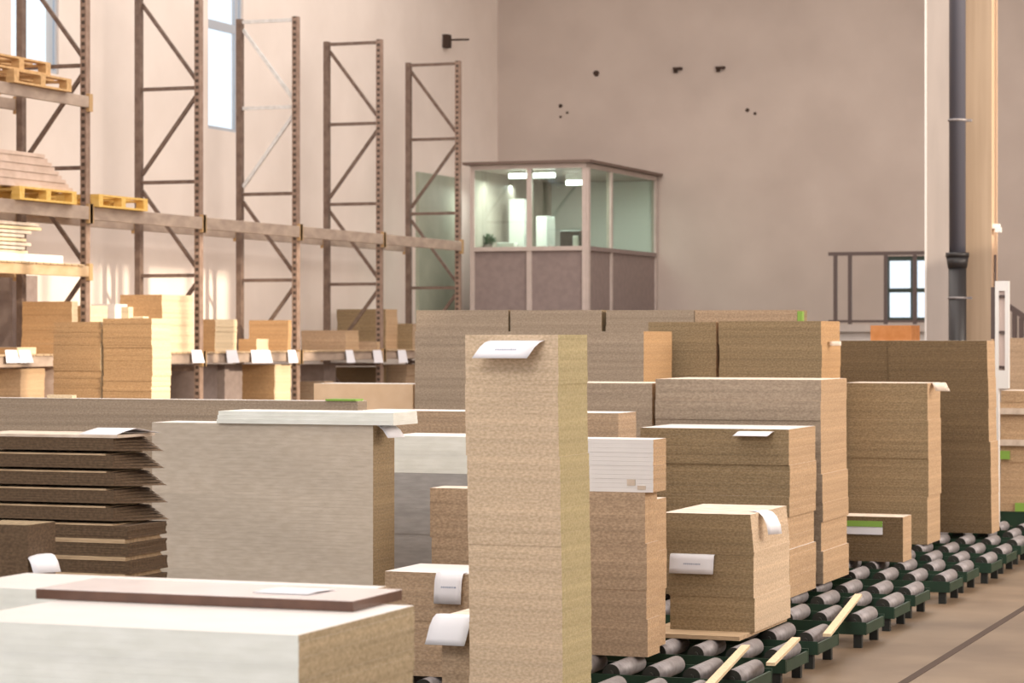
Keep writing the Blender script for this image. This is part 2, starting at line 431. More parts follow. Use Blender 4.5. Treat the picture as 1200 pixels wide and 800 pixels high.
# ------------------------------------------------------------------ glazed cabin on its platform
dc = 40.6
CX, CY = at(687, dc); cxl = xcol(551, CY); cyb = YB-.02
W = CX-cxl; D = cyb-CY
zr = zat(187, dc); zh = zat(196, dc); zs1 = zat(288, dc); zs0 = zat(293, dc); zb = 1.95
bm = bmesh.new(); box(bm, cxl-.3, CY-.5, zb-.18, CX+.6, YB-.005, zb)
r = thing('platform', 'steel platform carrying the glazed cabin at rear wall', 'platform', (cxl, CY, 0))
obj('deck', bm, 'rail', r, (-cxl, -CY, 0))
for ax, ay in ((cxl-.2, CY-.4), (CX+.5, CY-.4), (cxl-.2, YB-.2), (CX+.5, YB-.2)):
    bm = bmesh.new(); box(bm, -.06, -.06, 0, .06, .06, zb-.18); obj('leg', bm, 'rail', r, (ax-cxl, ay-CY, 0))
cab = thing('control_cabin', 'glazed control cabin with grey lower panels standing against rear wall', 'cabin', (CX, CY, zb))
def cb(name, boxes, m, par=cab):
    bm = bmesh.new()
    for b in boxes: box(bm, *b)
    return obj(name, bm, m, par)
H = zr-zb; hh = zh-zb; h1 = zs1-zb; h0 = zs0-zb
xmid = xcol(620, CY)-CX; ymid = ycol(717, CX)-CY
cb('roof', [(-W-.10, -.10, H-.045, .10, D, H)], 'cabin_roof')
cb('roof_beam', [(-W, 0, hh, 0, .08, H-.045)], 'cabin_frame'); cb('roof_beam', [(-.08, .08, hh, 0, D, H-.045)], 'cabin_frame')
cb('roof_panel', [(-W+.08, .09, H-.12, -.09, D, H-.05)], 'cabin_frame')
for a in (-W, xmid-.04, -.07): 
    cb('corner_post' if a != xmid-.04 else 'mullion', [(a, -.005, 0, a+(.07 if a != xmid-.04 else .08), .085, hh-.001)], 'cabin_frame')
cb('corner_post', [(-.02, .02, 0, .03, .12, hh)], 'cabin_frame')
cb('mullion', [(-.08, ymid-.04, 0, .005, ymid+.04, hh-.001)], 'cabin_frame')
cb('mullion', [(-.08, D-.10, 0, .005, D-.005, hh-.001)], 'cabin_frame')
cb('window_sill', [(-W+.07, -.02, h0, -.07, .09, h1)], 'cabin_frame'); cb('window_sill', [(-.09, .12, h0, .02, D-.1, h1)], 'cabin_panel')
for a, b in ((-W+.07, xmid-.04), (xmid+.04, -.07)):
    cb('lower_panel', [(a, .03, 0, b, .06, h0)], 'cabin_panel')
    cb('glass_pane', [(a, .04, h1, b, .046, hh)], 'glass_green')
for a, b in ((.12, ymid-.04), (ymid+.04, D-.1)):
    cb('lower_panel', [(-.05, a, 0, -.02, b, h0)], 'cabin_panel')
    cb('glass_pane', [(-.040, a, h1, -.034, b, hh)], 'glass_green')
cb('cabin_floor', [(-W+.08, .09, 0, -.09, D, .04)], 'mauve')
cb('end_wall', [(-W, .09, 0, -W+.05, D, hh)], 'cabin_frame')
cb('rear_lining', [(-W+.05, D-.04, 0, -.09, D-.01, hh)], 'white_paint')
# lit tubes under the cabin's roof
def cabin_tube(label, px0, px1, py, yo):
    Yt = CY+yo; xa, xb = xcol(px0, Yt), xcol(px1, Yt); dt = depth_at((px0+px1)/2, Y=Yt); z = zat(py, dt)
    z = min(z, zr-.2)
    bm = bmesh.new(); cyl(bm, (xa-xb, 0, 0), (0, 0, 0), .04, 12)
    o = tag(obj('tube_lamp', bm, 'tube', None, (xb, Yt, z)), label, 'lamp', 'tube lamps in the cabin')
    Lg = light('tube_light', 'AREA', (xb+(xa-xb)/2, Yt, z-.06), 16, (.92, 1, .93), size=(.9, .12), direction=(0, 0, -1))
    bm = bmesh.new(); box(bm, xa-xb, -.05, .035, 0, .05, zr-.12-z+.0); obj('lamp_housing', bm, 'white_paint', o)
cabin_tube('lit tube lamp in cabin, left of the two bright ones near the glass', 597, 617, 200, .5)
cabin_tube('lit tube lamp in cabin, brightest, right of the middle mullion', 623, 650, 199, .5)
cabin_tube('glowing tube standing in for lamp reflections, behind the left window pane', 565, 597, 214, 1.75)  # added tube in place of the lamp reflections in the pane
cabin_tube('lit tube lamp in cabin, seen through the side window', 664, 684, 214, 1.5)
def incabin(name, label, cat, px0, px1, yo, py0, m, dep=.3, py1=None, z0=None):
    Yt = CY+yo; xa, xb = xcol(px0, Yt), xcol(px1, Yt); dt = depth_at((px0+px1)/2, Y=Yt)
    zt = zat(py0, dt); zb_ = z0 if z0 is not None else zat(py1, dt)
    bm = bmesh.new(); box(bm, 0, 0, 0, xb-xa, dep, zt-zb_)
    bmesh.ops.bevel(bm, geom=bm.edges[:], offset=.01, segments=1, affect='EDGES')
    return tag(obj(name, bm, m, None, (xa, Yt, zb_)), label, cat)
zd = zs1-.06
r = thing('desk', 'long desk inside the cabin below the front windows', 'desk', (CX-W/2, CY+.5, zb+.04))
bm = bmesh.new(); box(bm, -W/2+.15, -.32, zd-zb-.08, W/2-.15, .32, zd-zb-.04); obj('desk_top', bm, 'cabin_frame', r)
for sx in (-1, 1):
    bm = bmesh.new(); box(bm, sx*(W/2-.2)-.03, -.28, 0, sx*(W/2-.2)+.03, .28, zd-zb-.08); obj('leg', bm, 'cabin_panel', r)
incabin('binder', 'white flat binder lying on cabin desk by left window', 'binder', 582, 602, .25, 284, 'white_paint', .2, z0=zd)
incabin('cabinet', 'tall white cabinet inside the cabin left of the mullion', 'cabinet', 596, 614, 1.1, 233, 'white_paint', .4, z0=zb+.04)
incabin('locker', 'white locker inside the cabin just right of the mullion', 'locker', 628, 641, 1.1, 253, 'white_paint', .4, z0=zb+.04)
m_ = incabin('monitor', 'dark monitor on cabin desk by the right front window', 'monitor', 656, 680, .45, 270, 'screen', .12, z0=zd)
incabin('cup', 'small white cup on cabin desk in front of monitor', 'cup', 671, 677, .22, 276, 'white_paint', .06, z0=zd)
# plant on the cabin desk
xa, ya = xcol(572, CY+.5), CY+.5
r = thing('potted_plant', 'dark bushy plant on cabin desk behind left window', 'plant', (xa, ya, zd))
bm = bmesh.new(); cyl(bm, (0, 0, 0), (0, 0, .12), .06, 12, r2=.08); obj('pot', bm, 'cabin_panel', r)
bm = bmesh.new(); rr = random.Random(5)
for k in range(46):
    a = rr.uniform(0, 6.28); e = rr.uniform(.1, 1.4); l = rr.uniform(.12, .24)
    tip = Vector((math.cos(a)*math.cos(e)*l, math.sin(a)*math.cos(e)*l*.6, .11+math.sin(e)*l)); mid = tip*.55+Vector((0, 0, .06)); sd = Vector((-math.sin(a), math.cos(a), 0))*.03
    v = [bm.verts.new(p) for p in ((0, 0, .11), mid+sd, tip, mid-sd)]; bm.faces.new(v)
obj('foliage', bm, 'leaf', r)

# ------------------------------------------------------------------ landing with handrail, stairs
lz = zat(380, 42.0)
lx0 = xcol(962, YB-1.3)
bm = bmesh.new(); box(bm, 0, -1.3, -.12, 2.6, 0, 0)
ld = thing('landing', 'grey concrete landing under the rear window', 'landing', (lx0, YB-.01, lz))
obj('slab', bm, 'column_grey', ld)
bm = bmesh.new(); box(bm, .1, -1.1, -lz, 2.5, -.02, -.12); obj('base_wall', bm, 'white_face', ld)
hr = thing('handrail', 'dark steel handrail with posts on the landing', 'handrail', (lx0, YB-1.25, lz))
d_ = depth_at(1020, Y=YB-1.25); zt = zat(297, d_)-lz
bm = bmesh.new(); bar(bm, (xcol(971, YB-1.25)-lx0, 0, zt), (xcol(1125, YB-1.25)-lx0, 0, zt), .06, .06); obj('top_rail', bm, 'rail', hr)
bm = bmesh.new(); bar(bm, (xcol(971, YB-1.25)-lx0, 0, .05), (xcol(1125, YB-1.25)-lx0, 0, .05), .04, .04); obj('bottom_rail', bm, 'rail', hr)
for px in (979, 996, 1038, 1072, 1118):
    x = xcol(px, YB-1.25)-lx0
    bm = bmesh.new(); box(bm, x-.028, -.028, 0, x+.028, .028, zt-.03); obj('post', bm, 'rail', hr)
# stair rail right of the column
sr = thing('stair_rail', 'dark sloping stair rail right of the column', 'handrail', (xcol(1180, 34), 34, 0))
bx = xcol(1180, 34); x2 = xcol(1215, 34); dd = depth_at(1190, Y=34)
z1 = zat(355, dd); z2 = zat(381, dd)
bm = bmesh.new(); bar(bm, (-.3, 0, z1+.18), (x2-bx, 0, z2), .07, .07); obj('top_rail', bm, 'rail', sr)
bm = bmesh.new(); bar(bm, (-.3, 0, z1-.62), (x2-bx, 0, z2-.8), .05, .05); obj('stringer', bm, 'rail', sr)
for px in (1189, 1197, 1206):
    x = xcol(px, 34)-bx; bm = bmesh.new(); box(bm, x-.03, -.03, 0, x+.03, .03, z1-(z1+.1-z2)*(x/(x2-bx))+.0); obj('post', bm, 'rail', sr)

# ------------------------------------------------------------------ pallet racking along the left wall
XF, XRr = -14.6, -15.43
frames = [22.65] + [ycol(px, XF) for px in (100, 233, 347, 445, 537)]
TOP = 5.9
Hs = [5.86, 4.70, 3.545, 2.39, 1.235, .12]
flab = ['leftmost rack frame, half out of view',
        'dark steel rack frame holding the left shelf bay, with a perforated post',
        'dark steel rack frame between the two left wall windows',
        'steel rack frame with glare-pale upper braces beside the second window',
        'dark steel rack frame, second from the cabin',
        'dark steel rack frame nearest the cabin']
def post(par, x, m, w=.074):
    bm = bmesh.new(); t = .012; hw = w/2
    # an open C section, its face to the camera
    box(bm, -hw, -.05, 0, hw, -.05+t, TOP); box(bm, -hw, -.05+t, 0, -hw+t, .045, TOP); box(bm, hw-t, -.05+t, 0, hw, .045, TOP)
    o = obj('post', bm, m, par, (x, 0, 0))
    bm = bmesh.new(); box(bm, -.07, -.08, 0, .07, .07, .012); obj('foot_plate', bm, 'rack_dark', o)
for i, Y in enumerate(frames):
    fr = thing('rack_frame', flab[i], 'rack frame', (XF, Y, 0), 'upright frames of the pallet racking')
    post(fr, 0, 'rack_post'); post(fr, XRr-XF, 'rack_dark')
    a, b = -.04, XRr-XF+.04
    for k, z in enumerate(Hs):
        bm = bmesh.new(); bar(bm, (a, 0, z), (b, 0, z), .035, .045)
        obj('brace', bm, 'brace_glare' if i == 3 and k < 2 else 'rack_dark', fr)
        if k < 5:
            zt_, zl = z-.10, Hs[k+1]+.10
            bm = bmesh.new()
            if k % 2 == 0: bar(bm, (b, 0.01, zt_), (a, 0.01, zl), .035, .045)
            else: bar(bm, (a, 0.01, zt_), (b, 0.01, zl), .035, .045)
            obj('diagonal_brace', bm, 'brace_glare' if i == 3 and k < 2 else 'rack_dark', fr)
def beam(i, z, h, m, label, rear=True):
    y0, y1 = frames[i]+.0, frames[i+1]
    for X, where in ((XF+.06, 'front'),)+(((XRr-.06, 'rear'),) if rear else ()):
        o = thing('rack_beam', label % where, 'rack beam', (X, y0, z), 'beams of the pallet racking')
        bm = bmesh.new(); box(bm, -.018, .05, -h/2, .018, y1-y0-.05, h/2)
        bmesh.ops.bevel(bm, geom=bm.edges[:], offset=.005, segments=1, affect='EDGES'); obj('rail', bm, m, o)
        for yy in (.0, y1-y0-.05):
            bm = bmesh.new(); box(bm, -.021, yy-.03 if yy == 0 else yy, -h/2-.04, .021, yy+.05 if yy == 0 else yy+.08, h/2+.03); obj('end_connector', bm, 'foot_yellow', o)
bays = ['left bay', 'bay behind the tall brown stacks', 'bay beside the second window', 'bay before the last frame but one', 'bay nearest the cabin']
for i in range(5):
    beam(i, 3.03, .15, 'beam', '%s beam of the upper shelf level, '+bays[i])
    beam(i, 1.37, .12, 'beam', '%s beam of the lower shelf level, '+bays[i])
beam(0, 4.28, .13, 'beam', '%s beam of the topmost shelf, left bay')
beam(0, 2.37, .12, 'beam_ochre', '%s ochre beam of the third shelf, left bay')
# shelf decks of planks
def deck(i, z, label, m='wood_strip', n=None):
    y0, y1 = frames[i]+.06, frames[i+1]-.06
    o = thing('shelf_deck', label, 'shelf', (XF, y0, z), 'plank decks on the racking')
    k = 0; y = 0
    bm = bmesh.new()
    while y+.14 < y1-y0:
        box(bm, XRr-XF-.10, y, 0, .10, y+.135, .018); y += .15
    obj('planks', bm, m, o)
deck(0, 1.43, 'plank deck of lower shelf in left bay'); deck(1, 1.43, 'plank deck of lower shelf behind the tall brown stacks')
deck(2, 1.43, 'plank deck of lower shelf beside the second window'); deck(3, 1.43, 'plank deck of lower shelf before last frame but one')
deck(4, 1.43, 'plank deck of lower shelf nearest the cabin')
deck(0, 2.43, 'plank deck of third shelf in left bay')
SH1 = 1.449

# white paper tags clipped to the lower beams
tags = [(6, 19, 'left end of the row, first'), (22, 35, 'left end of the row, second'), (224, 236, 'left of the tall post'),
        (265, 277, 'under the low pale stack'), (294, 304, 'left one of a touching pair'), (305, 316, 'right one of a touching pair'),
        (337, 346, 'below the right end of the orange stack'), (405, 413, 'below the gap between two brown stacks'), (437, 446, 'second from the right end'), (466, 475, 'rightmost, nearest the grey stacks')]
for a, b, lb in tags:
    X = XF+.10; ya, yb = ycol(a, X), ycol(b, X); d = depth_at((a+b)/2, X); z1 = zat(410, d); z0 = zat(425, d)
    bm = bmesh.new()
    P = [(0, ya, z1), (0, yb, z1), (.035, yb+.02, z0), (.03, ya-.02, z0)]
    vv = [bm.verts.new((x, y-ya, z-z0)) for x, y, z in P]; bm.faces.new(vv)
    o = tag(obj('paper_tag', bm, 'paper', None, (X, ya, z0)), 'white paper tag on lower rack beam, '+lb, 'tag', 'paper tags on the rack beam')
    s = o.modifiers.new('s', 'SOLIDIFY'); s.thickness = .003; s.offset = 0

# ------------------------------------------------------------------ goods on the racks
def rstack(label, xc, xl, xr, yt, X=XF, zb=SH1, **kw):
    d = depth_at(xc, X); kw.setdefault('t', .03); kw.setdefault('jit', .003); kw.setdefault('off', .01)
    return stack(label, xc, d, xl, xr, yt, zb=zb, **kw)
OR = ('chip_orange', 'chip_cream', 'board_face')  # cream sides carry the sunlight on the stack ends in their colour
rstack('orange-brown board stack on lower shelf behind left tall stack', 84, 26, 118, 353, X=XF-.05, mats=OR, L=.13)
rstack('cream-ended board stack on lower shelf just right of first perforated post', 104, 72, 125, 358, X=XF-.05, mats=OR)
rstack('tall board stack with cream side on lower shelf left of the perforated post', 190, 141, 228, 345, X=XF+.02, mats=OR, L=.80)
rstack('low pale board stack on lower shelf right of the perforated post', 252, 236, 277, 374, X=XF+.02, mats=OR, L=.6)
rstack('flat low board stack on lower shelf left of the orange stack', 300, 279, 309, 397, X=XF-.02, mats=OR, L=.35)
rstack('bright orange board stack on lower shelf beside third frame', 338, 292, 352, 375, X=XF-.02, mats=('chip_orange', 'chip_orange', 'board_face'), L=.1)
rstack('long low brown board stack on lower shelf', 405, 353, 409, 387, X=XF-.02, mats=('chip_tan', 'chip_side', 'board_face'), L=.45)
rstack('tall brown board stack on lower shelf behind the last frame but one', 452, 395, 461, 362, X=XF-.30, mats=('chip_brown', 'chip_side', 'board_face'), L=.45)
rstack('short thin board stack on lower shelf in front of tall brown one', 441, 411, 449, 400, X=XF+.04, mats=('chip_tan', 'chip_side', 'board_face'), L=.12)
rstack('brown board stack on lower shelf next to the grey stacks', 484, 459, 496, 379, X=XF-.05, mats=('chip_brown', 'chip_tan', 'board_face'), L=.5)
rstack('thin board stack at left end of lower shelf', 70, 38, 74, 403, X=XF+.05, mats=OR, L=.2)
rstack('thin pale boards at the far left of the lower shelf', 20, -20, 30, 407, X=XF-.1, mats=OR, L=.4)
rstack('pale wood pile on lower shelf, top edge at left of tall stack', 134, 106, 140, 356, X=XF-.45, mats=('white_face', 'white_face', 'white_face'), L=.3)
# small timber block standing on the left stack
d = 22.2
# below the lower shelf, on the floor
rstack('brown board stack with cream side on floor under the racking', 322, 267, 348, 427, X=XF-.0, zb=0, mats=OR, L=.5)
rstack('grey mauve panel pack on floor left of the perforated post', 232, 196, 236, 427, X=XF-.2, zb=0, mats=('mauve',)*3, seg=(1.3, 1.4), L=.5)
rstack('grey mauve panel pack on floor right of the perforated post', 264, 238, 268, 427, X=XF-.25, zb=0, mats=('mauve',)*3, seg=(1.3, 1.4), L=.5)
rstack('dark grey panel pack on floor under the racking by third frame', 380, 352, 388, 427, X=XF-.3, zb=0, mats=('mauve',)*3, seg=(1.3, 1.4), L=.4)
rstack('low brown board stack on floor before dark grey panel pack', 380, 350, 384, 447, X=XF+.05, zb=0, mats=('chip_tan', 'chip_side', 'board_face'), L=.3)
rstack('beige board stack on floor under the bay nearest the cabin', 476, 446, 480, 427, X=XF-.1, zb=0, mats=('chip_tan', 'chip_tan', 'board_face'), L=.5)
rstack('dark brown board stack on floor deep under the racking', 443, 390, 447, 430, X=XF-.4, zb=0, mats=('chip_dark', 'chip_brown', 'board_face'), L=.3)
rstack('peach coloured panel pack standing on floor at far left', 24, -25, 30, 432, X=XF+.0, zb=0, mats=('chip_side',)*3, L=.5)
rstack('pale pinkish panel pack on floor behind left tall stack', 74, 34, 80, 424, X=XF+.1, zb=0, mats=('wrap',)*3, L=.5)

def pallet(label, loc, m, w=.8, l=1.2, rz=0.0, group=None):
    r = thing('pallet', label, 'pallet', loc, group, rz)
    def p(n, boxes):
        bm = bmesh.new()
        for b in boxes: box(bm, *b)
        obj(n, bm, m, r)
    for k in range(5):
        x = -w/2+k*(w-.11)/4; p('deck_board', [(x, -l/2, .122, x+.11, l/2, .144)])
    for y in (-l/2, -.05, l/2-.10): p('stringer_board', [(-w/2, y, .10, w/2, y+.10, .122)])
    for x in (-w/2, -.05, w/2-.10):
        p('bottom_board', [(x, -l/2, 0, x+.10, l/2, .022)])
        for y in (-l/2, -.05, l/2-.10): p('block', [(x, y, .022, x+.10, y+.10, .10)])
    return r
zt4 = 4.28+.065
yy = frames[0]
pallet('weathered wooden pallet on topmost rack shelf, lower of two', (XF-.36, ycol(72, XF)-.62, zt4), 'pallet_wood', 1.0, 1.2, group='pallets on the racking')
pallet('weathered wooden pallet on topmost rack shelf, upper and set back', (XF-.40, ycol(72, XF)-1.0, zt4+.144), 'pallet_wood', 1.0, 1.2, group='pallets on the racking')
zm = 3.03+.075
pallet('yellow pallet under the pale wrapped panels on upper shelf', (XF-.36, ycol(78, XF)-.62, zm), 'pallet_yellow', 1.0, 1.2, group='pallets on the racking')
pallet('ochre pallet, empty, on upper shelf by perforated post', (XF-.36, ycol(163, XF)-.62, zm), 'pallet_yellow', 1.0, 1.15, group='pallets on the racking')
# pale wrapped panels: a low sloping pack
r = thing('panel_pack', 'pale wrapped panel pack with sloping top on yellow pallet', 'panel pack', (XF-.36, ycol(78, XF)-.62, zm+.144))
for k in range(9):
    bm = bmesh.new(); z = k*.042; box(bm, -.48+.01*(k % 3), -1.0, z, .44-.01*(k % 2), .62-k*.075, z+.040); obj('panel', bm, 'wrap', r)
# loose boards on the third shelf
rr = random.Random(4)
zc = 2.43+.019; yE = ycol(46, XF)
tag(obj('panel_box', (lambda bm: (box(bm, -.5, -1.4, 0, .10, .12+.62, .085), bm)[1])(bmesh.new()), 'white_edge', None, (XF-.08, ycol(72, XF)-.74, zc)), 'flat bluish white box on third rack shelf', 'box')
for k in range(8):
    bm = bmesh.new(); box(bm, -.45, -1.2, 0, .09, rr.uniform(.0, .42), .032)
    tag(obj('loose_board', bm, M['board_face'] if k % 3 else M['chip_cream'], None, (XF-.1, yE-.32, zc+.085+k*.044)),
        ['lowest', 'second', 'third', 'fourth', 'fifth', 'sixth', 'seventh', 'topmost'][k]+' board of the loose pile on the third rack shelf', 'board', 'loose boards on the third shelf')
    if k < 8:
        pass

# ------------------------------------------------------------------ floor roller lanes
far_ends = [9.12, 9.80, 10.55, 11.30, 12.08, 12.81, 13.73, 14.54, 15.23, 16.10, 16.80, 17.48, 18.22, 18.98, 19.7, 20.4]
RL = .42; RR = .041; PITCH = .187; XE = -2.94
bm = bmesh.new(); cyl(bm, (0, -RL/2+.012, 0), (0, RL/2-.012, 0), RR, 20, 0, 1)
cyl(bm, (0, -RL/2-.004, 0), (0, -RL/2+.013, 0), .014, 8, 1, 1); cyl(bm, (0, RL/2-.013, 0), (0, RL/2+.004, 0), .014, 8, 1, 1)
rol = bpy.data.meshes.new('roller'); bmesh.ops.recalc_face_normals(bm, faces=bm.faces[:]); bm.to_mesh(rol); bm.free()
for m in ('steel', 'shaft'): rol.materials.append(M[m])
rail_me = None
NR = 33
ordn = ['nearest the camera', 'second', 'third', 'fourth', 'fifth', 'sixth', 'seventh', 'eighth', 'ninth', 'tenth', 'eleventh', 'twelfth', 'thirteenth', 'fourteenth', 'fifteenth', 'farthest']
for i, yf in enumerate(far_ends):
    lb = ('low green roller lane with grey steel rollers, ' + (ordn[i] if i in (0, 15) else ordn[i]+' from the camera'))
    ofs = ((i*.37) % 1.0)*.06
    r = thing('roller_conveyor', lb, 'roller conveyor', (XE-ofs, yf-RL/2, 0), 'roller lanes on the floor')
    Lx = NR*PITCH+.1
    for s in (-1, 1):
        bm = bmesh.new(); y = s*(RL/2+.012)
        box(bm, -Lx, y-.004, .072, 0, y+.004, .138)
        box(bm, -Lx, min(y, y-s*.03), .072, 0, max(y, y-s*.03), .078)
        obj('side_rail', bm, 'green', r)
        for k, x in enumerate((-.05, -1.25, -2.45, -3.65, -4.85, -6.1)):
            bm = bmesh.new(); box(bm, x-.022, y-.018-s*.03, 0, x+.022, y+.018-s*.03, .072); obj('leg', bm, 'black_leg', r)
    bm = bmesh.new(); box(bm, -.012, -RL/2, .074, 0, RL/2, .128); obj('end_plate', bm, 'green', r)
    for k in range(NR):
        o = bpy.data.objects.new('roller', rol); COL.objects.link(o); o.parent = r; o.location = (-.07-k*PITCH, 0, ROLL-RR)

# ------------------------------------------------------------------ stacks on the lanes
# tall narrow pillar in the middle
_, X0, Y0, W, L, zt = stack('tall narrow chipboard pillar in the middle, topped with a white paper', 660, 9.8, 551, 694, 392, mats=('chip_pale', 'chip_olive', 'board_face'), t=.0165, off=.004, lean=-.022, jit=.0008)
sheet('white paper with a short printed line, sticking out of tall middle pillar', xcol(607, Y0), Y0-.0, zt-.012, .225,
      [(-.004, -.010), (-.03, -.017), (-.055, -.034), (-.075, -.058), (-.085, -.078)], skew=-.045, printed=(2, .36))
# chipboard stack behind it with the white pack on top
_, X0, Y0, W, L, zt = stack('wide reddish chipboard stack behind the middle pillar, carrying a white pack', 758, 11.7, 506, 772, 577, mats=('chip_tan', 'chip_side', 'board_face'), seg=(.12, .25), off=.008)
r = thing('panel_pack', 'white panel pack lying on the chipboard stack right of the middle pillar', 'panel pack', (X0+.03, Y0+.0, zt+.0006))
bm = bmesh.new(); Wp = X0+.03-xcol(640, Y0); hz = zat(515, 11.7)-zt; 
for k in range(12): box(bm, -Wp, .0+(k % 3)*.0006, k*hz/12, (k % 2)*.0008, .20, (k+1)*hz/12-.0004, (0, 1, 2))
obj('board_bundle', bm, ['white_face', 'chip_side', 'white_face'], r)
for a, b, c, e in ((-.125, .030, .04, .028), (-.075, .012, .04, .018)):
    bm = bmesh.new(); box(bm, a, -.002, b, a+c, .001, b+e); tag(obj('sticker', bm, 'board_face', r), 'beige sticker', None)
_, X0, Y0, W, L, zt = stack('narrow chipboard stack filling in at the right end of the white pack', 768, 12.05, 740, 779, 585, mats=('chip_side', 'chip_side', 'board_face'), L=.17)
# low stacks left of the pillar
_, NX, NY, W, L, nzt = stack('low chipboard stack with white top and hanging paper left of pillar', 570, 10.95, 452, 600, 673, mats=('chip_tan', 'chip_side', 'white_face'), L=.40)
sheet('white paper hanging over the front of the low stack left of pillar', xcol(530, NY), NY, nzt, .125,
      [(.05, .004), (.0, .006), (-.018, .0), (-.03, -.03), (-.032, -.085), (-.028, -.13)], skew=-.012, printed=(3, .5))
_, OX, OY, W, L, ozt = stack('lowest chipboard stack in front, mostly hidden by the middle pillar', 562, 10.22, 517, 590, 723, mats=('chip_tan', 'chip_side', 'board_face'), L=.34)
sheet('bulging white paper over the lowest stack left of pillar foot', xcol(536, OY), OY, ozt, .17,
      [(.04, .004), (.0, .006), (-.02, -.006), (-.045, -.04), (-.06, -.085), (-.065, -.11)], skew=-.03)
# big pale-edged stack on the left, with white boards on top
_, LX, LY, W, L, lzt = stack('large square stack of pale-edged boards at left, topped by white boards', 437, 11.6, 178, 462, 498, mats=('cream_edge', 'chip_brown', 'white_face'), t=.016, off=.0012, jit=.0003, seg=(.2, .4))
r = thing('panel_pack', 'thin white pack lying on the large pale stack at left', 'panel pack', (LX, LY, lzt+.0005))
xa = xcol(256, LY)-LX; xb = xcol(463, LY)-LX
for k in range(3):
    bm = bmesh.new(); box(bm, xa+k*.003, -.02+k*.004, k*.019, xb-k*.002, L+.02, k*.019+.0185); obj('board', bm, 'white_edge', r)
sheet('pale paper flapping over the right end of the large pale stack', LX-.0, LY+.11, lzt-.003, .11,
      [(.02, .002), (.0, .002), (-.03, -.004), (-.06, -.022), (-.09, -.055)], rz=68, m='paper')
X0, Y0 = at(640, 12.6); W = X0-xcol(452, Y0); zt = zat(513, 12.6); zw = zat(557, 12.6)
r = thing('board_stack', 'white over grey edged stack between the large pale stack and pillar', 'board stack', (X0, Y0, ROLL))
boards_block(r, W, .4, zw-ROLL-.0006, mats=('grey_edge', 'chip_side', 'white_face'), rnd=random.Random(8), off=.003)
boards_block(r, W, .4, zt-zw, z0=zw-ROLL, mats=('white_edge', 'chip_side', 'white_face'), rnd=random.Random(9), off=.001, jit=.0004, seg=(.3, .4))

# long low-lit rows behind
stack('long board stack just behind pillar with ribbed right end, thin pale top', 725, 13.9, 420, 746, 484, mats=('chip_tan', 'chip_tan', 'white_face'), off=.003)
_, KX, KY, KW, KL, kz = stack('very long grey-brown board stack running across the left, pale top', 419, 15.6, -25, 470, 470, mats=('chip_grey', 'chip_grey', 'white_face'), L=.14, off=.002, seg=(.2, .4))
bm = bmesh.new(); box(bm, -.2, 0, 0, 0, .12, .012); tag(obj('green_slip', bm, 'lime', None, (KX-.01, KY-.01, kz+.0005)), 'small green slip on the right end of the very long board stack', 'slip')
bm = bmesh.new(); box(bm, -.18, 0, 0, 0, .06, .02); tag(obj('offcut', bm, 'chip_cream', None, (xcol(84, KY+.05), KY+.05, kz)), 'small pale offcut lying on the very long board stack at left', 'offcut')

_, X5, Y5, W, L, z5 = stack('large chipboard stack right of centre with wavy orange end', 964, 15.15, 770, 994, 445, mats=('chip_grey', 'chip_side', 'board_face'), off=.012, seg=(.10, .22))
stack('chipboard stack left of the large one right of centre, dark gap between', 765, 0, 660, 775, 449, Y=Y5+.01, mats=('chip_grey', 'chip_side', 'board_face'), off=.005, L=.5)
_, X4, Y4, W, L, z4 = stack('chipboard stack with white top and slip of paper, right of pillar', 924, 14.33, 750, 955, 503, mats=('chip_brown', 'chip_side', 'white_face'), off=.012, seg=(.10, .22))
sheet('short white slip hanging from white-topped stack right of pillar', xcol(888, Y4), Y4-.003, z4-.012, .20,
      [(.01, .0), (-.02, -.003), (-.05, -.018), (-.06, -.026)], skew=-.03)
# two-step stack with papers
X0, Y0 = at(884, 12.5); W = X0-xcol(785, Y0); L = ycol(926, X0)-Y0; zt = zat(603, 12.5); zm_ = zat(651, 12.5)
r = thing('base_board', 'flat bare board under the two-step stack, on the rollers', 'board', (X0, Y0-.1, ROLL+.0005))
bm = bmesh.new(); box(bm, xcol(770, Y0)-X0-.02, -.10, 0, -.02, .82, .02); obj('board', bm, 'wood_strip', r)
r = thing('board_stack', 'two-step chipboard stack with two papers on a bare board', 'board stack', (X0, Y0, ROLL+.021))
boards_block(r, W, L, zm_-ROLL-.0216, mats=('chip_brown', 'chip_pale', 'board_face'), rnd=random.Random(21), off=.004, seg=(.15, .25))
boards_block(r, W+.012, L, zt-zm_, z0=zm_-ROLL-.021, mats=('chip_brown', 'chip_pale', 'board_face'), rnd=random.Random(22), off=.002, lean=-.02)
sheet('white paper with printed line fixed to the front of two-step stack', xcol(811, Y0-.02), Y0-.012, zm_+.002, .225,
      [(.01, -.002), (-.004, -.006), (-.007, -.03), (-.010, -.07), (-.012, -.098)], skew=-.005, printed=(2, .36))
sheet('curled white paper at the top right corner of two-step stack', X0-.025, Y0+.22, zt-.001, .10,
      [(.04, .004), (.0, .006), (-.03, .002), (-.06, -.02), (-.085, -.06), (-.095, -.105)], rz=62)
